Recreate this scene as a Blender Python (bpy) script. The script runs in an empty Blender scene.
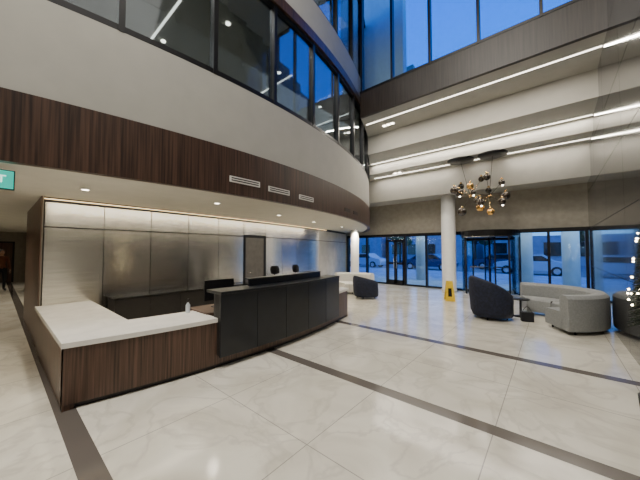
import bpy, bmesh, math, random
from mathutils import Vector, Matrix
random.seed(4)
C = bpy.context.scene.collection
# ------------------------------------------------------------------ materials
def _new(name):
    m = bpy.data.materials.new(name); m.use_nodes = True
    return m, m.node_tree.nodes, m.node_tree.links, m.node_tree.nodes["Principled BSDF"]
def mat(name, col, rough=0.5, metal=0.0, noise=0.06, nscale=8.0, stretch=(1,1,1), bump=0.0, spec=0.5, coat=0.0):
    m, N, L, p = _new(name)
    p.inputs["Roughness"].default_value = rough
    p.inputs["Metallic"].default_value = metal
    p.inputs["Specular IOR Level"].default_value = spec
    p.inputs["Coat Weight"].default_value = coat
    g = N.new("ShaderNodeNewGeometry"); mp = N.new("ShaderNodeMapping"); t = N.new("ShaderNodeTexNoise")
    mp.inputs["Scale"].default_value = stretch
    t.inputs["Scale"].default_value = nscale; t.inputs["Detail"].default_value = 4
    L.new(g.outputs["Position"], mp.inputs[0]); L.new(mp.outputs[0], t.inputs["Vector"])
    r = N.new("ShaderNodeValToRGB")
    a = [max(0, c*(1-noise*2)) for c in col]; b = [min(1, c*(1+noise*2)) for c in col]
    r.color_ramp.elements[0].color = (*a, 1); r.color_ramp.elements[1].color = (*b, 1)
    r.color_ramp.elements[0].position = .3; r.color_ramp.elements[1].position = .7
    L.new(t.outputs["Fac"], r.inputs[0]); L.new(r.outputs[0], p.inputs["Base Color"])
    if bump:
        bn = N.new("ShaderNodeBump"); bn.inputs["Strength"].default_value = bump; bn.inputs["Distance"].default_value = .01
        L.new(t.outputs["Fac"], bn.inputs["Height"]); L.new(bn.outputs[0], p.inputs["Normal"])
    return m
def emis(name, col, s):
    m, N, L, p = _new(name)
    p.inputs["Base Color"].default_value = (*col, 1)
    p.inputs["Emission Color"].default_value = (*col, 1); p.inputs["Emission Strength"].default_value = s
    return m
def glass(name, tint=(.8,.88,.9), refl=0.12, k=.6):
    m = bpy.data.materials.new(name); m.use_nodes = True
    N = m.node_tree.nodes; L = m.node_tree.links
    N.clear()
    o = N.new("ShaderNodeOutputMaterial"); t = N.new("ShaderNodeBsdfTransparent"); g = N.new("ShaderNodeBsdfGlossy")
    mx = N.new("ShaderNodeMixShader"); f = N.new("ShaderNodeLayerWeight"); f.inputs[0].default_value = .25
    ma = N.new("ShaderNodeMath"); ma.operation = 'MULTIPLY_ADD'; ma.inputs[1].default_value = k; ma.inputs[2].default_value = refl
    t.inputs[0].default_value = (*tint, 1); g.inputs["Roughness"].default_value = .02; g.inputs[0].default_value = (.9,.95,1,1)
    L.new(f.outputs["Fresnel"], ma.inputs[0]); L.new(ma.outputs[0], mx.inputs[0])
    L.new(t.outputs[0], mx.inputs[1]); L.new(g.outputs[0], mx.inputs[2]); L.new(mx.outputs[0], o.inputs[0])
    return m
def floor_mat():
    m, N, L, p = _new("marble_tile_floor")
    g = N.new("ShaderNodeNewGeometry"); s = N.new("ShaderNodeSeparateXYZ"); L.new(g.outputs["Position"], s.inputs[0])
    def M(op, a, b=None):
        n = N.new("ShaderNodeMath"); n.operation = op
        for i, v in enumerate((a, b)):
            if v is None: continue
            if isinstance(v, (int, float)): n.inputs[i].default_value = v
            else: L.new(v, n.inputs[i])
        return n.outputs[0]
    X, Y = s.outputs[0], s.outputs[1]
    strip = None
    for c in (.53, 3.09, 5.33):
        q = M('LESS_THAN', M('ABSOLUTE', M('SUBTRACT', Y, c)), .085)
        strip = q if strip is None else M('MAXIMUM', strip, q)
    jx = M('LESS_THAN', M('ABSOLUTE', M('SUBTRACT', M('FRACT', M('DIVIDE', M('ADD', X, 30.35), 1.22)), .5)), .0036)
    jy = None
    for c in (-.65, 1.81, 4.21, 6.5, 7.7, 8.9, 10.1, 11.3):
        q = M('LESS_THAN', M('ABSOLUTE', M('SUBTRACT', Y, c)), .0045)
        jy = q if jy is None else M('MAXIMUM', jy, q)
    joint = M('MAXIMUM', jx, jy)
    n1 = N.new("ShaderNodeTexNoise"); n1.inputs["Scale"].default_value = .9; n1.inputs["Detail"].default_value = 9; n1.inputs["Distortion"].default_value = 2.0
    L.new(g.outputs["Position"], n1.inputs["Vector"])
    vein = M('SUBTRACT', 1.0, M('MULTIPLY', M('ABSOLUTE', M('SUBTRACT', n1.outputs["Fac"], .5)), 24))
    vein = M('MAXIMUM', vein, 0.0)
    n2 = N.new("ShaderNodeTexNoise"); n2.inputs["Scale"].default_value = 1.3; n2.inputs["Detail"].default_value = 8; n2.inputs["Distortion"].default_value = .8
    L.new(g.outputs["Position"], n2.inputs["Vector"])
    r = N.new("ShaderNodeValToRGB"); r.color_ramp.elements[0].color = (.62,.585,.49,1); r.color_ramp.elements[1].color = (.78,.745,.645,1)
    r.color_ramp.elements[0].position = .35; r.color_ramp.elements[1].position = .62
    L.new(n2.outputs["Fac"], r.inputs[0])
    def mix(f, a, b):
        x = N.new("ShaderNodeMix"); x.data_type = 'RGBA'; L.new(f, x.inputs[0]); L.new(a, x.inputs[6])
        x.inputs[7].default_value = b; return x.outputs[2]
    c = mix(M('MULTIPLY', vein, .34), r.outputs[0], (.42,.385,.33,1))
    c = mix(M('MULTIPLY', joint, .7), c, (.22,.21,.19,1))
    c = mix(strip, c, (.125,.11,.098,1))
    L.new(c, p.inputs["Base Color"]); p.inputs["Roughness"].default_value = .12
    return m
def steel_mat():
    m = mat("brushed_stainless", (.82,.80,.735), .22, 1.0, .07, 1.0, (2,2,45))
    N = m.node_tree.nodes; L = m.node_tree.links; p = N["Principled BSDF"]
    t = N.new("ShaderNodeTangent"); t.direction_type = 'RADIAL'; t.axis = 'Z'
    L.new(t.outputs[0], p.inputs["Tangent"]); p.inputs["Anisotropic"].default_value = .85; p.inputs["Anisotropic Rotation"].default_value = .25
    return m

MW = mat("wood_panel_dark", (.055,.029,.019), .42, 0, .35, 1.0, (40,40,1.0))
MW3 = mat("fascia_panel_dark", (.038,.029,.025), .4, 0, .2, 1.0, (30,30,1.0))
MDW = mat("wood_laminate_desk", (.085,.046,.030), .4, 0, .3, 1.0, (45,45,1.2))
MWH = mat("plaster_white", (.41,.40,.36), .7, 0, .02, 3)
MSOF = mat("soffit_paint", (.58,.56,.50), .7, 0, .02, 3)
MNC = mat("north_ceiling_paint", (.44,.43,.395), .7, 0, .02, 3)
MTAN = mat("wallcovering_taupe", (.34,.315,.265), .7, 0, .05, 6)
MFR = mat("frame_black_aluminium", (.012,.012,.014), .35, .3, .05)
MST = steel_mat()
MDK = mat("reveal_dark", (.02,.018,.017), .5)
MBL = mat("back_painted_black_glass", (.012,.013,.016), .12, 0, .1, 5, coat=.5)
MCH = mat("charcoal_panel", (.009,.011,.015), .28, 0, .08, 5)
MCT = mat("quartz_counter_white", (.80,.78,.73), .25, 0, .03, 5)
MLP = mat("white_stone_panel", (.5,.49,.45), .35, 0, .06, 3)
MGR = mat("porcelain_wall_dark", (.040,.040,.043), .12, 0, .3, 1.3, (1,1,.6), coat=.35)
MGL = glass("clear_glass", (.74,.87,.96), .04, .4)
MGD = glass("revolving_door_glass", (.72,.84,.90), .10, .6)
MGU = glass("clerestory_glass", (.82,.93,1.0), .01, .1)
MGM = glass("mezzanine_glass", (.52,.57,.60), .14, .6)
MNV = mat("navy_velvet", (.010,.014,.035), .8, 0, .2, 20, bump=.2)
MGF = mat("grey_fabric", (.28,.29,.29), .85, 0, .05, 30, bump=.1)
MLF = mat("light_fabric", (.74,.73,.70), .85, 0, .04, 30, bump=.1)
MYE = mat("yellow_plastic", (.75,.5,.02), .4)
MCO = mat("concrete_pavement", (.42,.45,.48), .8, 0, .12, 1.5)
MAS = mat("asphalt", (.16,.18,.2), .85, 0, .2, 3)
MPC = mat("painted_column_white", (.72,.71,.69), .5, 0, .02)
MBRS = mat("brass", (.75,.5,.2), .2, 1.0)
MSMK = mat("smoked_glass_globe", (.05,.035,.025), .04, .6, .1, 3, coat=1)
MAMB = mat("amber_glass_globe", (.75,.42,.1), .06, .85, .1, 3, coat=1)
MLEAF = mat("foliage", (.05,.10,.04), .8, 0, .4, 12)
MPINE = mat("pine_needles_dark", (.012,.02,.012), .8, 0, .4, 12)
MBAR = mat("bark", (.07,.05,.035), .9, 0, .2, 12)
MBLD = mat("building_stone", (.28,.34,.42), .8, 0, .08, 2)
MSKIN = mat("skin", (.42,.25,.17), .55, 0, .04)
MHAIR = mat("hair_black", (.012,.01,.01), .6, 0, .2, 40)
MCLB = mat("cloth_black", (.012,.012,.015), .85)
MCLR = mat("cloth_brown", (.18,.07,.04), .85)
MRUB = mat("rubber", (.01,.01,.01), .7)
MCHR = mat("chrome", (.7,.7,.7), .15, 1)
MDOOR = mat("door_grey", (.11,.105,.10), .5)
MFLOOR = floor_mat()
EW = emis("led_warm_white", (1,.74,.40), 2.2)
ELN = emis("led_line", (1,.92,.78), 6)
EDL = emis("downlight_lens", (1,.88,.7), 14)
EGR = emis("exit_sign_green", (.02,.50,.40), 1.0)
EWT = emis("exit_legend", (.8,1,.9), 1.6)
ETR = emis("fairy_light_bulbs", (1,.80,.50), 30)

# ------------------------------------------------------------------ builder
class B:
    def __init__(s): s.bm = bmesh.new(); s.m = []
    def mi(s, m):
        if m not in s.m: s.m.append(m)
        return s.m.index(m)
    def face(s, vs, m, sm=False):
        try: f = s.bm.faces.new(vs)
        except ValueError: return
        f.material_index = s.mi(m); f.smooth = sm
    def prism(s, poly, z0, z1, m):
        a = [s.bm.verts.new((x, y, z0)) for x, y in poly]; b = [s.bm.verts.new((x, y, z1)) for x, y in poly]
        s.face(a[::-1], m); s.face(b, m); n = len(poly)
        for i in range(n): s.face([a[i], a[(i+1) % n], b[(i+1) % n], b[i]], m)
        return s
    def box(s, x0, x1, y0, y1, z0, z1, m): return s.prism([(x0,y0),(x1,y0),(x1,y1),(x0,y1)], z0, z1, m)
    def rings(s, rings, m, sm=True, caps=True, closed=True):
        R = [[s.bm.verts.new(p) for p in r] for r in rings]; n = len(R[0])
        for i in range(len(R)-1):
            for j in range(n if closed else n-1):
                s.face([R[i][j], R[i][(j+1) % n], R[i+1][(j+1) % n], R[i+1][j]], m, sm)
        if caps: s.face(R[0][::-1], m); s.face(R[-1], m)
        return s
    def cyl(s, p0, p1, r0, r1=None, m=None, seg=16, sm=True):
        r1 = r0 if r1 is None else r1
        p0 = Vector(p0); p1 = Vector(p1); d = (p1-p0).normalized()
        u = d.orthogonal().normalized(); v = d.cross(u)
        f = lambda p, r: [p + (u*math.cos(t)+v*math.sin(t))*r for t in [2*math.pi*i/seg for i in range(seg)]]
        return s.rings([f(p0, r0), f(p1, r1)], m, sm)
    def lathe(s, c, prof, m, seg=32):
        return s.rings([[(c[0]+r*math.cos(2*math.pi*i/seg), c[1]+r*math.sin(2*math.pi*i/seg), c[2]+z) for i in range(seg)] for r, z in prof], m)
    def sph(s, c, r, m, seg=16):
        if not isinstance(r, (tuple, list)): r = (r, r, r)
        n = seg//2
        rr = []
        for i in range(n+1):
            t = -math.pi/2 + math.pi*i/n; k = max(math.cos(t), .001)
            rr.append([(c[0]+r[0]*k*math.cos(2*math.pi*j/seg), c[1]+r[1]*k*math.sin(2*math.pi*j/seg), c[2]+r[2]*math.sin(t)) for j in range(seg)])
        return s.rings(rr, m)
    def ribbon(s, A, Bp, z0, z1, m, sm=True):
        rr = [[(a[0],a[1],z0),(b[0],b[1],z0),(b[0],b[1],z1),(a[0],a[1],z1)] for a, b in zip(A, Bp)]
        return s.rings(rr, m, False)
    def done(s, name, loc=(0,0,0), rot=0, bevel=0, parent=None, seg=2):
        bmesh.ops.recalc_face_normals(s.bm, faces=s.bm.faces)
        me = bpy.data.meshes.new(name); s.bm.to_mesh(me); s.bm.free()
        for m in s.m: me.materials.append(m)
        o = bpy.data.objects.new(name, me); C.objects.link(o)
        o.location = loc; o.rotation_euler = (0, 0, rot)
        if bevel:
            b = o.modifiers.new("bevel", 'BEVEL'); b.width = bevel; b.segments = seg; b.limit_method = 'ANGLE'; b.angle_limit = math.radians(40)
        if parent: o.parent = parent
        return o

# ------------------------------------------------------------------ plan curves
CX, CY, R0 = -18.8, 3.0, 14.8
def arc(R, y0, y1, n=60):
    a0 = math.asin(max(-1,(y0-CY)/R)); a1 = math.asin(min(1,(y1-CY)/R))
    return [(CX+R*math.cos(a0+(a1-a0)*i/n), CY+R*math.sin(a0+(a1-a0)*i/n)) for i in range(n+1)]
def xw(y): return -6.9-.013*(y-.55)**2      # stainless wall
def xd(y): return -3.68-.045*(y-3)**2       # reception desk front
YS, YN, XE, XWE = -7.0, 12.7, .95, -24.0
TOP = 10.6

# ------------------------------------------------------------------ room shell
B().box(XWE, XE, YS, YN+.15, -.12, 0, MFLOOR).done("floor")
b = B(); b.box(XE, XE+.2, YS, YN+.2, 0, TOP, MDK)
zs = [0, 1.2, 2.4, 3.6, 4.8, 6.1, 7.6, 9.1, TOP]; ys = [YS+i*1.97 for i in range(11)]
for i in range(10):
    for j in range(8):
        b.box(XE-.015, XE, ys[i]+.006, ys[i+1]-.006, zs[j]+.006, zs[j+1]-.006, MGR)
b.done("wall_east")
B().box(XWE, XE, YS-.2, YS, 0, TOP, MTAN).done("wall_south")
B().box(XWE-.2, XWE, YS, YN, 0, TOP, MTAN).done("wall_west")
b = B(); b.box(-8.75, XE, YN, YN+.25, 2.46, 6.85, MTAN); b.box(XWE, -8.75, YN, YN+.25, 0, TOP, MTAN)
b.box(-8.75, -4.9, YN, YN+.25, 6.85, TOP, MTAN)
b.done("wall_north")
b = B(); b.ribbon(arc(R0-.02, YS, YN), arc(R0-.2, YS, YN), 3.38, 4.5, MWH)
b.ribbon(arc(R0-.02, YS, YN), arc(R0-.25, YS, YN), 6.62, 7.5, MWH)
b.done("wall_mezzanine")
b = B(); b.ribbon(arc(R0, YS, YN), arc(R0-.1, YS, YN), 2.62, 3.38, MW); b.done("trim_1")
b = B(); b.ribbon(arc(R0+.02, YS, YN), arc(R0-.1, YS, YN), 6.5, 6.72, MW); b.done("trim_2")
def slab(z0, z1, R, m, name, x=XWE):
    p = arc(R, YS, YN); B().prism(p+[(x, YN), (x, YS)], z0, z1, m).done(name)
slab(2.66, 3.3, R0-.12, MSOF, "ceiling_soffit")
slab(6.56, 6.9, R0-.12, MSOF, "ceiling_mezzanine")
B().box(-9.3, -9.1, YS, YN, 3.3, 6.56, MTAN).done("wall_mezzanine_back")
B().box(-10.3, -10.1, YS, YN, 6.9, TOP, MTAN).done("wall_upper_back")
B().box(XWE, XE+.2, YS, 7.85, TOP, TOP+.2, MWH).done("ceiling_atrium")
def curtain(name, R, z0, z1, step, gm):
    b = B(); a0 = math.asin((2.2-CY)/R0)
    b.ribbon(arc(R-.05, YS, YN), arc(R-.06, YS, YN), z0+.03, z1-.03, gm)
    for z in (z0, z1-.09): b.ribbon(arc(R, YS, YN), arc(R-.12, YS, YN), z, z+.09, MFR)
    for k in range(-9, 10):
        a = a0+k*step/R0; y = CY+R*math.sin(a)
        if y < YS or y > YN: continue
        e = Vector((math.cos(a), math.sin(a))); t = Vector((-math.sin(a), math.cos(a)))
        c = Vector((CX, CY))
        q = [c+e*(R+.015)+t*.035, c+e*(R-.14)+t*.035, c+e*(R-.14)-t*.035, c+e*(R+.015)-t*.035]
        b.prism([tuple(v) for v in q], z0, z1, MFR)
    b.done(name)
curtain("window_1", R0-.03, 4.5, 6.52, 1.23, MGM)
curtain("window_2", R0-.06, 7.5, 10.55, 1.23, MGM)
# vents
b = B()
for y0, y1, z in ((2.45,3.05,2.87),(3.25,3.8,2.84),(4.1,4.6,2.82),(6.2,6.6,2.82),(6.9,7.3,2.82)):
    m = MCT if y0 < 5 else MDK
    b.ribbon(arc(R0+.012, y0, y1, 4), arc(R0-.02, y0, y1, 4), z-.05, z+.05, m)
    b.ribbon(arc(R0+.016, y0+.03, y1-.03, 4), arc(R0, y0+.03, y1-.03, 4), z-.028, z-.01, MDK)
    b.ribbon(arc(R0+.016, y0+.03, y1-.03, 4), arc(R0, y0+.03, y1-.03, 4), z+.01, z+.028, MDK)
b.done("air_vent_grilles")
STEPS = [(7.8,9.3,6.1),(9.3,10.6,5.4),(10.6,11.6,5.0),(11.6,12.7,3.95)]
b = B()
for y0, y1, H in STEPS:
    b.prism(arc(R0, y0, y1, 8)+[(XE, y1), (XE, y0)], H, 6.85, MNC)
b.done("ceiling_north")
b = B(); l = CX+math.sqrt((R0)**2-(7.7-CY)**2)
b.box(l, XE, 7.7, 7.8, 6.08, 6.88, MW3); b.done("trim_3")
b = B(); b.box(l, XE, 7.74, 7.75, 6.9, TOP, MGU)
for x in (-4.7,-3.63,-2.5,-1.3,-.07,.9):
    b.box(x-.035, x+.035, 7.68, 7.82, 6.88, TOP, MFR)
for z in (6.88, TOP-.08): b.box(l, XE, 7.69, 7.81, z, z+.07, MFR)
b.done("window_3")
# roof terrace beyond the clerestory: white wall return
b = B()
b.box(-9, -3.9, 9.2, 9.5, 6.85, 12.5, MPC); b.box(-9,-3.85,9.15,9.55,12.5,12.6,MFR)
b.done("roof_terrace_wall")

# LED lines
def line_lamp(name, x0, x1, y, z, w=.04, power=40, vis=ELN):
    B().box(x0, x1, y-w/2, y+w/2, z-.012, z+.002, vis).done(name)
    li = bpy.data.lights.new(name+"_lamp", 'AREA'); li.shape = 'RECTANGLE'; li.size = x1-x0; li.size_y = w*1.5
    li.energy = power; li.color = (1,.91,.78)
    o = bpy.data.objects.new(name+"_lamp", li); C.objects.link(o); o.location = ((x0+x1)/2, y, z-.03)
line_lamp("linear_light", -4.9, XE-.03, 8.33, 6.1, power=135)
line_lamp("linear_light", -5.9, XE-.03, 10.45, 5.4, power=80)
line_lamp("linear_light", -6.2, XE-.03, 11.26, 5.0, power=75)
b = B()
for x in (-4.45,-4.3,-4.15): b.box(x-.05, x+.05, 8.75, 8.85, 6.085, 6.105, EDL)
for x in (-5.1,-4.9): b.box(x-.06, x+.06, 11.0, 11.1, 4.985, 5.005, EDL)
b.done("recessed_spotlights")

# stainless wall ------------------------------------------------------
def wl(y, off=0): return (xw(y)+off, y)
b = B()
N_ = 40
ysw = [.55+(YN-.55)*i/N_ for i in range(N_+1)]
b.ribbon([wl(y,-.02) for y in ysw], [wl(y,-.25) for y in ysw], 0, 2.66, MDK)
y = .56; k = 0
while y < 12.5:
    y1 = y+.86
    if k == 5: y += .95; k += 1; continue
    m = MST if y < 9.2 else MLP
    for z0, z1 in ((.1,2.1),(2.125,2.56)):
        b.ribbon([wl(y+.006,0), wl(y1-.006,0)], [wl(y+.006,-.03), wl(y1-.006,-.03)], z0, z1, m)
    y = y1; k += 1
b.done("wall_reception")
yd = .56+5*.86
b = B()
b.ribbon([wl(yd+.02,-.0), wl(yd+.09,-.0)], [wl(yd+.02,-.06), wl(yd+.09,-.06)], 0, 2.15, MFR)
b.ribbon([wl(yd+.86,-.0), wl(yd+.93,-.0)], [wl(yd+.86,-.06), wl(yd+.93,-.06)], 0, 2.15, MFR)
b.ribbon([wl(yd+.02,-.0), wl(yd+.93,-.0)], [wl(yd+.02,-.06), wl(yd+.93,-.06)], 2.08, 2.15, MFR)
b.ribbon([wl(yd+.09,-.01), wl(yd+.86,-.01)], [wl(yd+.09,-.05), wl(yd+.86,-.05)], .01, 2.08, MDOOR)
b.ribbon([wl(yd+.02,.0), wl(yd+.93,.0)], [wl(yd+.02,-.03), wl(yd+.93,-.03)], 2.17, 2.56, MST)
b.cyl((xw(yd+.2)+.05, yd+.18, 1.0), (xw(yd+.2)+.05, yd+.3, 1.0), .012, m=MCHR); b.cyl((xw(yd+.2)-.01, yd+.18, 1.0), (xw(yd+.2)+.05, yd+.18, 1.0), .012, m=MCHR)
b.done("door_1")
b = B(); b.ribbon([wl(y,.03) for y in ysw[:32]], [wl(y,.0) for y in ysw[:32]], 2.61, 2.625, EW); b.done("cove_light")
for ya, yb in ((.7,3.4),(3.4,6.4),(6.4,9.6)):
    ym = (ya+yb)/2
    li = bpy.data.lights.new("cove_lamp", 'AREA'); li.shape = 'RECTANGLE'; li.size = .12; li.size_y = yb-ya; li.energy = 20; li.color = (1,.88,.68)
    o = bpy.data.objects.new("cove_lamp", li); C.objects.link(o); o.location = (xw(ym)+.9, ym, 2.62); o.rotation_euler = (0, math.radians(12), math.atan2(xw(ya)-xw(yb), yb-ya))
b = B(); b.box(-10.2, -6.93, .53, .75, 0, 2.66, MTAN); b.box(-10.2, -6.9, .515, .53, 0, 2.66, MDW); b.done("wall_corridor_north")
B().box(XWE, -7.5, -1.8, -1.6, 0, 2.66, MTAN).done("wall_corridor_south")
b = B(); b.box(-16, -10.2, 3.4, 3.6, 0, 2.66, MTAN); b.done("wall_lift_lobby")
b = B(); b.box(-22.1, -22, -1.6, 3.4, 0, 2.66, MTAN); b.done("wall_corridor_end")
b = B(); b.box(-22, -21.94, -.3, .7, 0, 2.15, MFR); b.box(-21.94, -21.9, -.22, .62, .01, 2.08, MDW); b.cyl((-21.87,.5,1),(-21.87,.5,1.3),.015,m=MCHR); b.done("door_2")

# soffit downlights
b = B(); spots = [(-5.6,.9),(-5.2,2.9),(-5.7,5.0),(-6.2,7.0),(-6.6,9.2),(-7.2,11.2),(-9,-.4),(-12,-.4),(-15,-.4),(-18.5,-.2),(-5.6,-1.5),(-13,2),(-6.4,-4.5)]
for x, y in spots:
    b.lathe((x,y,2.645), [(.001,.0),(.045,.0),(.045,.014)], EDL, 20); b.lathe((x,y,2.648), [(.046,0),(.065,-.006),(.07,.014)], MPC, 20)
b.done("recessed_downlights")
for x, y in spots:
    li = bpy.data.lights.new("downlight_lamp", 'SPOT'); li.energy = 95 if x > -8 else 110; li.spot_size = math.radians(120); li.spot_blend = .8; li.shadow_soft_size = .06; li.color = (1,.89,.72)
    o = bpy.data.objects.new("downlight_lamp", li); C.objects.link(o); o.location = (x, y, 2.62)
b = B(); ms = [(-5.4,1.6),(-5.2,3.1),(-6.8,2.4),(-5.6,4.9),(-7,5),(-5.9,7),(-7.6,8),(-7.8,.5),(-5.6,0)]
for x, y in ms: b.lathe((x,y,6.54), [(.001,0),(.05,0),(.05,.02)], EDL, 16)
for yy in (2.2, 5.2, 8): b.box(-7.6, -5.4, yy-.02, yy+.02, 6.545, 6.562, ELN)
b.done("mezzanine_downlights")
def area(name, loc, sx, sy, e, col=(1,.94,.84), rot=(0,0,0)):
    li = bpy.data.lights.new(name, 'AREA'); li.shape = 'RECTANGLE'; li.size = sx; li.size_y = sy; li.energy = e; li.color = col
    o = bpy.data.objects.new(name, li); C.objects.link(o); o.location = loc; o.rotation_euler = rot; return o
area("mezzanine_ceiling_lamp", (-7,4,6.4), 2.5, 9, 140)
area("upper_ceiling_lamp", (-7,4,10.3), 2.5, 9, 80)
area("atrium_fill", (-1.6,-.9,10.4), 4, 6.4, 1080)  # unseen fill panel added overhead to brighten the atrium
# exit sign
e = B(); e.box(-.03,.03,-.19,.19,-.11,.11,MFR); e.box(.03,.036,-.18,.18,-.1,.1,EGR); e.cyl((0,0,.11),(0,0,.17),.012,m=MFR)
ex = e.done("exit_sign", (-4.7,-.06,2.49))
tc = bpy.data.curves.new("legend", 'FONT'); tc.body = "EXIT"; tc.size = .12; tc.align_x = 'CENTER'; tc.align_y = 'CENTER'; tc.extrude = .002
to = bpy.data.objects.new("legend", tc); C.objects.link(to); to.data.materials.append(EWT); to.parent = ex
to.location = (.039,0,0); to.rotation_euler = (math.pi/2, 0, math.pi/2)

# ------------------------------------------------------------------ reception desk
b = B()
def dl(y, off=0): return (xd(y)-off, y)
def rng(a, c, n=16): return [a+(c-a)*i/n for i in range(n+1)]
yy = rng(.5, 5.9, 28)
b.ribbon([dl(y) for y in yy], [dl(y,.12) for y in yy], .06, .66, MDW)
b.ribbon([dl(y,.05) for y in yy], [dl(y,.1) for y in yy], 0, .06, MDK)
b.box(-6.85, xd(.5)-.0, .5, .6, .0, .66, MDW)
b.box(-6.0, xd(5.9), 5.8, 5.9, 0, .66, MDW)
yy2 = rng(.48, 2.12, 10)
top = [dl(y,-.02) for y in yy2]+[dl(y,.76) for y in reversed(rng(1.24, 2.12, 6))]+[(-6.88,1.24),(-6.88,.48)]
b.prism(top, .66, .72, MCT)
yy3 = rng(5.1, 5.95, 6)
b.prism([dl(y,-.02) for y in yy3]+[(-6.0,5.95),(-6.0,5.1)], .66, .72, MCT)
yy4 = rng(2.1, 5.2, 5)
for i in range(5):
    A, Z = yy4[i]+.003, yy4[i+1]-.003
    b.ribbon([dl(A,-.09), dl(Z,-.09)], [dl(A,-.05), dl(Z,-.05)], .17, 1.08, MCH)
b.ribbon([dl(y,-.05) for y in yy4], [dl(y,0.03) for y in yy4], .19, 1.06, MDK)
b.ribbon([dl(y,-.10) for y in yy4], [dl(y,.32) for y in yy4], 1.06, 1.10, MCH)
b.ribbon([dl(y,.0) for y in yy4], [dl(y,.1) for y in yy4], .66, 1.06, MDK)
b.ribbon([dl(y,.3) for y in yy4], [dl(y,.95) for y in yy4], .70, .74, MDW)
yy5 = rng(2.75, 4.75, 3)
b.ribbon([dl(y,.18) for y in yy5], [dl(y,.22) for y in yy5], 1.1, 1.21, MCH)
b.ribbon([dl(y,.17) for y in yy5], [dl(y,.32) for y in yy5], 1.205, 1.225, MCH)
b.box(-5.25,-5.19,1.2,1.26,0,.66,MDW); b.box(-6.8,-5.2,1.15,1.2,0,.66,MDW)
b.done("reception_desk", bevel=.004)
b = B(); b.box(-6.84,-6.35,1.5,4.6,.05,.76,MDK); b.box(-6.86,-6.33,1.48,4.62,.76,.79,MBL)
for yv in (2.1,2.7,3.3,3.9): b.box(-6.352,-6.345,yv,yv+.01,.08,.74,MFR)
b.box(-6.8,-6.4,1.52,4.58,0,.05,MDK)
b.done("credenza_cabinet", bevel=.004)
def monitor(loc, rot):
    b = B(); b.box(-.015,.015,-.27,.27,.12,.46,MFR); b.box(-.019,-.014,-.255,.255,.135,.445,MBL); b.box(.01,.03,-.03,.03,.02,.3,MFR); b.box(-.08,.1,-.11,.11,0,.015,MFR)
    b.done("computer_monitor", loc, rot, bevel=.004)
monitor((-4.36,2.5,.74), .0); monitor((-4.4,4.75,.74), .1)
b = B(); b.lathe((0,0,0), [(.03,0),(.033,.01),(.033,.12),(.015,.145),(.014,.16)], mat("bottle_plastic",(.6,.65,.7),.2)); b.lathe((0,0,.16), [(.016,0),(.016,.02),(.006,.022),(.006,.05)], MFR,12); b.box(-.01,.04,-.008,.008,.205,.218,MFR)
b.done("hand_sanitizer_bottle", (-4.38,1.98,.721))

# ------------------------------------------------------------------ seating
def tub(name, loc, rot, r, h, m, arm=.72, half=125, lean=0.0):
    b = B(); n = 30; a0 = math.radians(half)
    rr = []
    for i in range(n+1):
        a = math.pi - a0 + 2*a0*i/n
        k = abs(a-math.pi)/a0; H = h*(1-(1-arm)*k**1.6)
        ro, ri = r*(1+.02), r*.76
        c, s_ = math.cos(a), math.sin(a); le = lean*(1-k)
        sec = [(r*.86,.07),(r*.98,.2),(ro+le*.6,H*.75),(r*.99+le,H*.95),(r*.90+le,H),(ri+.02+le,H*.96),(ri+le*.5,H*.8),(ri,.3),(ri,.07)]
        rr.append([(q*c, q*s_, z) for q, z in sec])
    b.rings(rr, m)
    b.lathe((.06,0,0), [(.001,.07),(r*.8,.07),(r*.84,.12),(r*.84,.33),(r*.8,.42),(r*.7,.45),(.001,.46)], m, 32)
    for dx, dy in ((.5,.45),(.5,-.45),(-.5,.45),(-.5,-.45)): b.cyl((dx*r,dy*r,0),(dx*r,dy*r,.1),.018,.025,MFR,10)
    return b.done(name, loc, rot)
tub("high_back_lounge_chair", (-1.20,8.1,0), math.radians(40), .48, 1.06, MNV, .6, 125, .04)
tub("black_armchair", (-5.12,8.6,0), math.radians(60), .46, .80, MNV, .75)
def arcsofa(name, loc, rot, R, a0, a1, m, D=.85, h=.72, seat=.42):
    b = B(); n = 40
    A = [math.radians(a0+(a1-a0)*i/n) for i in range(n+1)]
    def sec(prof): return [[(q*math.cos(a), q*math.sin(a), z) for q, z in prof] for a in A]
    b.rings(sec([(R-D,.08),(R-D-.01,.2),(R-D,seat-.04),(R-D+.05,seat),(R-.2,seat+.01),(R-.1,.08)]), m)
    b.rings(sec([(R-.26,.08),(R-.26,h-.06),(R-.2,h),(R-.06,h),(R,h-.06),(R+.01,.35),(R,.08)]), m)
    for a in (A[2], A[n//2], A[-3]):
        for q in (R-D+.1, R-.1): b.cyl((q*math.cos(a),q*math.sin(a),0),(q*math.cos(a),q*math.sin(a),.1),.02,.02,MFR,10)
    for k in (1,2):
        a = math.radians(a0+(a1-a0)*k/3)
        b.rings([[(q*math.cos(t),q*math.sin(t),z) for q, z in ((R-D-.015,.1),(R-.28,.1),(R-.28,seat+.016),(R-D-.015,seat+.0))] for t in (a-.003,a+.003)], MDK, False)
    return b.done(name, loc, rot, bevel=.03, seg=3)
arcsofa("curved_sofa", (-.42,8.55,0), 0, 1.33, -62, 104, MGF, D=.78, h=.78)
arcsofa("white_loveseat", (-5.75,8.55,0), 0, 1.25, 75, 155, MLF, h=.78)
b = B(); b.lathe((0,0,0), [(.001,0),(.17,0),(.17,.015),(.03,.03),(.025,.4),(.03,.42),(.2,.43),(.2,.45),(.001,.45)], MFR); b.done("side_table", (-.66,8.75,0))
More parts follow.
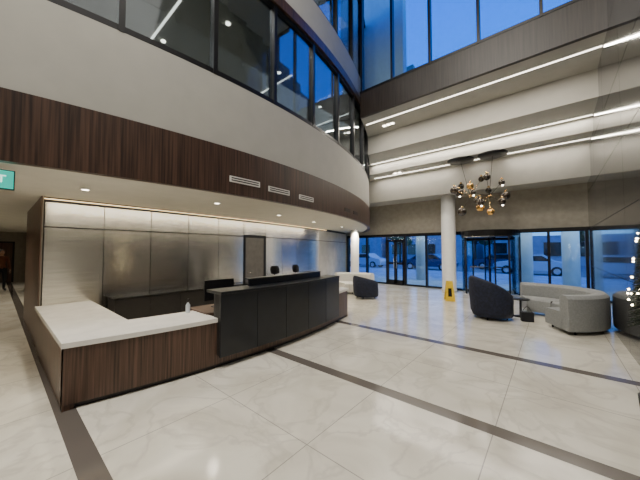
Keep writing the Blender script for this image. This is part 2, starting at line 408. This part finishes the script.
b = B(); b.box(-.12,.12,-.07,.07,0,.22,MCLB); b.rings([[(-.09+.18*i/8, .0+q, .22+.12*math.sin(math.pi*i/8)+z) for q,z in ((-.01,0),(.01,0),(.01,.015),(-.01,.015))] for i in range(9)], MCLB); b.done("handbag", (-.50,8.25,0), .3, bevel=.02)
b = B()
for s in (1,-1):
    b.rings([[(-.15,s*.17,0),(.15,s*.17,0),(.15,s*.185,0),(-.15,s*.185,0)],[(-.10,s*.01,.66),(.10,s*.01,.66),(.10,s*.025,.66),(-.10,s*.025,.66)]], MYE, False)
    b.rings([[(-.06,s*.147,.15),(.06,s*.147,.15),(.06,s*.152,.15),(-.06,s*.152,.15)],[(-.05,s*.085,.42),(.05,s*.085,.42),(.05,s*.09,.42),(-.05,s*.09,.42)]], MFR, False)
b.done("wet_floor_sign", (-2.69,9.95,0), .4)

# ------------------------------------------------------------------ columns & storefront
for x, y, r, h, nm in ((-3.27,12.1,.27,3.95,"column"),(-7.4,11.4,.2,2.66,"column")):
    B().lathe((x,y,0), [(r+.02,0),(r+.02,.1),(r,.11),(r,h)], MPC, 40).done(nm)
b = B()
b.box(-8.75, -2.85, YN+.06, YN+.07, .08, 2.4, MGL); b.box(-.95, XE, YN+.06, YN+.07, .08, 2.4, MGL)
xs = [-8.7,-7.5,-6.35,-5.4,-4.4,-3.6,-2.85,-.95,-.1,.88]
for x in xs:
    b.box(x-.04, x+.04, YN-.02, YN+.14, 0, 2.43, MFR)
b.box(-8.75,-2.85,YN,YN+.13,0,.08,MFR); b.box(-.95,XE,YN,YN+.13,0,.08,MFR)
b.box(-8.75,XE,YN-.01,YN+.14,2.34,2.48,MFR)
b.done("window_4")
b = B()
for x0 in (-6.3,-5.87):
    x1 = x0+.42
    for q in ((x0,x0+.07,.01,2.2),(x1-.07,x1,.01,2.2)): b.box(q[0],q[1],YN-.04,YN+.02,q[2],q[3],MFR)
    b.box(x0,x1,YN-.04,YN+.02,.01,.25,MFR); b.box(x0,x1,YN-.04,YN+.02,2.1,2.2,MFR); b.box(x0,x1,YN-.04,YN+.02,1.0,1.1,MFR)
b.cyl((-5.93,YN-.1,.8),(-5.93,YN-.1,1.4),.015,m=MCHR); b.cyl((-5.8,YN-.1,.8),(-5.8,YN-.1,1.4),.015,m=MCHR)
b.done("door_3")
b = B(); cx, cy, r = -1.9, YN-.1, .95
def aa(R, a, c, n=14): return [(cx+R*math.cos(math.radians(a+(c-a)*i/n)), cy+R*math.sin(math.radians(a+(c-a)*i/n))) for i in range(n+1)]
b.prism(aa(r+.04,0,360,40)[:-1], 2.2, 2.45, MFR)
b.ribbon(aa(r+.045,0,360,40), aa(r+.03,0,360,40), 2.19, 2.22, MCHR)
for a0_, a1_ in ((-42,42),(138,222)):
    b.ribbon(aa(r,a0_,a1_), aa(r-.02,a0_,a1_), .08, 2.2, MGD)
    b.ribbon(aa(r+.02,a0_,a1_), aa(r-.04,a0_,a1_), 0, .1, MCHR)
    for a in (a0_, (a0_+a1_)/2, a1_): b.cyl((cx+r*math.cos(math.radians(a)),cy+r*math.sin(math.radians(a)),0),(cx+r*math.cos(math.radians(a)),cy+r*math.sin(math.radians(a)),2.2),.032,m=MFR,seg=10)
b.cyl((cx,cy,0),(cx,cy,2.2),.04,m=MFR)
for a in (20,110,200,290):
    d = Vector((math.cos(math.radians(a)), math.sin(math.radians(a)))); n2 = Vector((-d.y,d.x))
    def bar(s0, s1, z0, z1, w, m):
        c = Vector((cx,cy)); b.prism([tuple(c+d*s0+n2*w),tuple(c+d*s1+n2*w),tuple(c+d*s1-n2*w),tuple(c+d*s0-n2*w)], z0, z1, m)
    bar(.04,.88,.1,2.08,.004,MGL); bar(.04,.88,.02,.14,.02,MFR); bar(.04,.88,2.08,2.18,.02,MFR); bar(.82,.89,.02,2.18,.02,MFR); bar(.2,.7,1.0,1.05,.03,MCHR)
b.done("revolving_door")

# ------------------------------------------------------------------ chandelier
b = B()
for x in (-2.5,-1.5): b.lathe((x,10.95,4.93), [(.001,0),(.42,0),(.45,.03),(.45,.07),(.001,.07)], MFR, 40)
for hub, hz in (((-2.2,10.9),3.62),((-1.62,10.95),3.55)):
    top_x = -2.5 if hub[0] < -2 else -1.5
    b.cyl((top_x,10.95,4.93),(hub[0],hub[1],hz),.008,m=MFR,seg=8)
    b.sph((hub[0],hub[1],hz),.05,MBRS,10)
    for i in range(9):
        a = 2*math.pi*i/9+random.random()*.5; d = .25+random.random()*.45; z = hz+random.uniform(-.7,.72)
        e_ = (hub[0]+d*math.cos(a), hub[1]+d*math.sin(a)*.8, z)
        b.cyl((hub[0],hub[1],hz), e_, .007, m=MBRS if i % 2 else MFR, seg=8)
        r = random.choice((.10,.12,.145))
        b.sph((e_[0],e_[1],e_[2]), r, random.choice((MSMK,MSMK,MAMB)), 20)
        b.lathe((e_[0],e_[1],e_[2]+r*.85), [(.04,0),(.04,.05),(.02,.07)], MBRS, 12)
        if i % 4 == 0: b.sph((e_[0]+.02,e_[1],e_[2]-r*1.0),.03,EDL,10)
b.done("globe_cluster_chandelier")

# ------------------------------------------------------------------ lighted christmas tree
b = B(); tx, ty = .73, 4.22
b.lathe((tx,ty,0), [(.001,0),(.09,0),(.11,.25),(.10,.25),(.001,.23)], MDK, 24)
b.cyl((tx,ty,.22),(tx,ty,2.0),.02,.006,MBAR,8)
for i in range(300):
    z = .95+1.05*(i/300.0); R = .15*(1-(z-.95)/1.25)+.02; a = i*2.399
    c, s_ = math.cos(a), math.sin(a); p = Vector((tx+R*c, ty+R*s_, z-.05)); q = Vector((tx,ty,z+.03))
    b.cyl(q, p, .012, .003, MPINE, 5)
    t = Vector((-s_,c,0))
    for k in (.45,.75):
        m_ = q.lerp(p,k); b.cyl(m_, m_+t*.04+Vector((c,s_,0))*.02, .006,.001,MPINE,4); b.cyl(m_, m_-t*.04+Vector((c,s_,0))*.02, .006,.001,MPINE,4)
for i in range(80):
    z = 1.12+.9*random.random(); R = .17*(1-(z-.95)/1.25)+.02; a = random.random()*6.283
    b.sph((tx+R*math.cos(a), ty+R*math.sin(a), z), .010, ETR, 6)
b.done("christmas_tree")

# ------------------------------------------------------------------ people
def skinned(verts, edges):
    me = bpy.data.meshes.new("body"); me.from_pydata([v[0] for v in verts], edges, [])
    o = bpy.data.objects.new("body", me); C.objects.link(o)
    sk = o.modifiers.new("skin", 'SKIN'); sk.use_smooth_shade = True
    for i, v in enumerate(verts):
        d = me.skin_vertices[0].data[i]; rr = v[1]
        d.radius = rr if isinstance(rr, tuple) else (rr, rr); d.use_root = (i == 0)
    ss = o.modifiers.new("sub", 'SUBSURF'); ss.levels = 2; ss.render_levels = 2
    bpy.context.view_layer.update()
    dg = bpy.context.evaluated_depsgraph_get()
    nm = bpy.data.meshes.new_from_object(o.evaluated_get(dg)); bpy.data.objects.remove(o)
    return nm
def person(name, loc, rot, shirt, pants):
    J = dict(pel=(0,0,.93),sp=(0,0,1.12),ch=(0,0,1.32),nk=(0,0,1.45),hd=(.01,0,1.51))
    kn=(.03,.1,.5); an=(-.01,.1,.09); to=(.14,.12,.04); hp=(0,.09,.88); sh=(0,.18,1.38); el=(-.03,.24,1.1); wr=(.05,.25,.86); hn=(.06,.25,.79)
    fd=Vector((.15,0,-1)); htop=1.71
    V = [(J['pel'],(.14,.11)),(J['sp'],(.125,.10)),(J['ch'],(.15,.11)),(J['nk'],.052),(J['hd'],.05)]; E=[(0,1),(1,2),(2,3),(3,4)]
    for s in (1,-1):
        f = lambda p: (p[0],p[1]*s,p[2])
        k = len(V); V += [(f(sh),.06),(f(el),.043),(f(wr),.027),(f(hn),(.036,.018))]; E += [(2,k),(k,k+1),(k+1,k+2),(k+2,k+3)]
        k = len(V); V += [(f(hp),.09),(f(kn),.062),(f(an),.042),(f(to),.036)]; E += [(0,k),(k,k+1),(k+1,k+2),(k+2,k+3)]
    me = skinned(V, E)
    root = bpy.data.objects.new(name, None); C.objects.link(root); root.location = loc; root.rotation_euler = (0,0,rot)
    for m in (shirt, pants, MSKIN, MCLB): me.materials.append(m)
    waist = J['pel'][2]+.02
    for p in me.polygons:
        c = p.center; p.use_smooth = True
        if c.z > J['nk'][2]-.01 and abs(c.y) < .09: i = 2
        elif (Vector((c.x,abs(c.y),c.z))-Vector(hn)).length < .09: i = 2
        elif c.z < .11: i = 3
        elif (c.z < waist and abs(c.y) < .2) or c.z < .55: i = 1
        else: i = 0
        p.material_index = i
    o = bpy.data.objects.new("body", me); C.objects.link(o); o.parent = root
    hz = htop-.12; b = B()
    b.sph((.02,0,hz),(.09,.073,.115),MSKIN,24); b.sph((.035,0,hz-.06),(.065,.055,.06),MSKIN,16)
    b.rings([[(.105,-.012,hz+.01),(.105,.012,hz+.01),(.10,0,hz+.02)],[(.128,-.014,hz-.025),(.128,.014,hz-.025),(.10,0,hz-.035)]], MSKIN)
    for s in (1,-1):
        b.sph((.092,s*.03,hz+.005),(.014,.014,.009),MPC,10); b.sph((.103,s*.03,hz+.005),.005,MHAIR,8)
        b.sph((.015,s*.075,hz-.01),(.018,.01,.03),MSKIN,10)
    b.sph((.092,0,hz-.062),(.012,.024,.007),MCLR,10)
    b.sph((-.005,0,hz+.03),(.098,.088,.108),MHAIR,24); b.sph((-.045,0,hz-.05),(.06,.075,.09),MHAIR,16)
    for s in (1,-1):
        h = Vector((hn[0],hn[1]*s,hn[2])); up = Vector((1,0,0))
        for k, Ln in enumerate((.065,.075,.07,.055)):
            st = h+up*(.024-.016*k)+fd.normalized()*.015; mid = st+fd.normalized()*Ln*.55; en = mid+(fd.normalized()*.8+Vector((0,-.4*s,-.2)))*Ln*.45
            b.cyl(st,mid,.009,.008,MSKIN,8); b.cyl(mid,en,.008,.006,MSKIN,8); b.sph(tuple(mid),.0082,MSKIN,8); b.sph(tuple(en),.006,MSKIN,8)
        tb = h-fd.normalized()*.02; te = tb+Vector((.02,-.04*s,.0))+fd.normalized()*.04
        b.cyl(tb,te,.011,.008,MSKIN,8); b.sph(tuple(te),.008,MSKIN,8)
    b.done("head_and_hands", parent=root)
    return root
person("standing_person", (-17.6,.2,0), .3, MCLR, MCLB)
def office_chair(loc, rot):
    b = B()
    for k in range(5):
        a = 2*math.pi*k/5; b.cyl((0,0,.09),(.28*math.cos(a),.28*math.sin(a),.07),.025,.015,MFR,8); b.cyl((.28*math.cos(a),.28*math.sin(a)-.02,.03),(.28*math.cos(a),.28*math.sin(a)+.02,.03),.03,m=MRUB,seg=12)
    b.cyl((0,0,.09),(0,0,.4),.025,m=MCHR)
    b.rings([[(xq,y_,z_) for y_,z_ in ((-.2,.38),(.2,.38),(.24,.41),(.2,.44),(-.2,.44),(-.24,.41))] for xq in (-.24,.24)], MCLB)
    b.rings([[(-.23-.06*k_+dx, yy_*w_, .5+.6*k_) for dx,yy_ in ((0,-1),(-.02,-.5),(-.03,0),(-.02,.5),(0,1),(-.04,1),(-.07,0),(-.04,-1))] for k_,w_ in ((0,.17),(.1,.21),(.5,.23),(.8,.22),(.93,.18),(1,.12))], MCLB)
    b.rings([[(-.29-.03*k_+dx, yy_*w_, 1.13+.19*k_) for dx,yy_ in ((0.03,-1),(.045,0),(.03,1),(-.02,1),(-.04,0),(-.02,-1))] for k_,w_ in ((0,.09),(.15,.13),(.6,.14),(.9,.11),(1,.07))], MCLB)
    b.cyl((-.3,0,1.05),(-.31,0,1.2),.015,m=MFR,seg=8)
    b.cyl((-.1,0,.4),(-.3,0,.55),.02,m=MFR,seg=8)
    for s in (1,-1): b.cyl((-.05,s*.25,.41),(-.05,s*.29,.60),.015,m=MFR,seg=8); b.box(-.18,.08,s*.29-.03,s*.29+.03,.60,.63,MCLB)
    b.done("office_chair", loc, rot)
office_chair((-4.8,4.4,0), 0.15); office_chair((-4.82,5.15,0), .3)

# ------------------------------------------------------------------ exterior
B().box(-60, 60, YN+.25, 24, -.14, -.02, MCO).done("pavement_ground")
B().box(-80, 80, 24, 60, -.2, -.06, MAS).done("street_ground")
for x in (-5.9,-1.0,.6,1.5,3.5): B().lathe((x,16.2,-.02), [(.3,0),(.3,4)], MPC, 24).done("exterior_column")
B().box(-25, 12, 13.0, 16.8, 3.98, 4.3, MPC).done("entrance_canopy")
area("canopy_fill", (-3,15,3.9), 14, 1.2, 240, (.7,.88,1))  # fill light added under the canopy to lift the view outside
area("street_fill", (-3,28,9), 30, 3, 1100, (.6,.82,1))  # broad invisible fill added above the street, not a lamp post
def car(loc, rot, col):
    b = B(); body = [(-2.2,.35),(-2.25,.7),(-2.1,.85),(-1.4,.95),(-.7,1.4),(.7,1.42),(1.3,1.0),(2.1,.85),(2.25,.65),(2.2,.3)]
    b.rings([[(x, s, z) for x, z in body] for s in (-.85,-.8,.8,.85)], col, False)
    gl_ = [(-1.25,.97),(-.65,1.34),(.62,1.36),(1.15,1.0)]
    for s in (-1,1): b.rings([[(x, s*.852, z) for x, z in gl_],[(x, s*.858, z) for x, z in gl_]], MBL, False)
    for x in (-1.4,1.4):
        for s in (-1,1): b.cyl((x,s*.7,.32),(x,s*.88,.32),.32,m=MRUB,seg=24); b.cyl((x,s*.86,.32),(x,s*.89,.32),.19,m=MCHR,seg=16)
    b.done("parked_car", loc, rot, bevel=.04)
cw = mat("car_paint_white",(.6,.62,.65),.25,0,.01); cb = mat("car_paint_blue",(.03,.06,.15),.2,0,.01)
car((-1.2,25,-.06),0,cw); car((4.5,25,-.06),0,cb); car((-8.5,25.2,-.06),0,cb); car((-15,25,-.06),0,cw); car((-3.5,29.5,-.06),0,cb)
def tree(loc, h):
    b = B(); b.cyl((0,0,0),(0,0,h*.5),.14,.09,MBAR,10)
    for i in range(14):
        a = i*2.4; rr = h*.18*random.uniform(.5,1); z = h*(.5+.035*i)
        b.cyl((0,0,h*.42),(rr*math.cos(a),rr*math.sin(a),z),.05,.02,MBAR,6)
        b.sph((rr*math.cos(a),rr*math.sin(a),z),(h*.13,h*.13,h*.1),MLEAF,8)
    b.done("street_tree", loc)
for x in (-14,-6,2.5,9): tree((x,31.5,-.06), 5.5)
b = B()
for i, (x0, x1, h) in enumerate(((-45,-22,9),(-21,-8,4.2),(-7,6,3.4),(7,25,6))):
    b.box(x0, x1, 42, 50, -.1, h, MBLD)
    x = x0+1
    while x < x1-2:
        for z in range(1, int(h)-1, 3): b.box(x, x+1.6, 41.9, 42, z, z+1.6, MBL)
        x += 2.6
b.done("street_building")

# ------------------------------------------------------------------ world
w = bpy.data.worlds.new("sky"); bpy.context.scene.world = w; w.use_nodes = True
N = w.node_tree.nodes; L = w.node_tree.links; bg = N["Background"]
tc_ = N.new("ShaderNodeTexCoord"); sp = N.new("ShaderNodeSeparateXYZ"); r = N.new("ShaderNodeValToRGB")
L.new(tc_.outputs["Generated"], sp.inputs[0]); L.new(sp.outputs[2], r.inputs[0]); L.new(r.outputs[0], bg.inputs[0])
r.color_ramp.elements[0].color = (.20,.48,.85,1); r.color_ramp.elements[0].position = 0
r.color_ramp.elements[1].color = (.0,.11,.70,1); r.color_ramp.elements[1].position = .75
e_ = r.color_ramp.elements.new(.3); e_.color = (.0,.19,.82,1)
bg.inputs[1].default_value = 2.6

cd = bpy.data.cameras.new("camera"); cam = bpy.data.objects.new("camera", cd); C.objects.link(cam)
cd.sensor_width = 36; cd.lens = 36*275/640; cd.clip_start = .05; cd.clip_end = 300
cam.location = (0,0,1.7); cam.rotation_euler = (math.radians(92.08), 0, math.radians(40.2))
bpy.context.scene.camera = cam
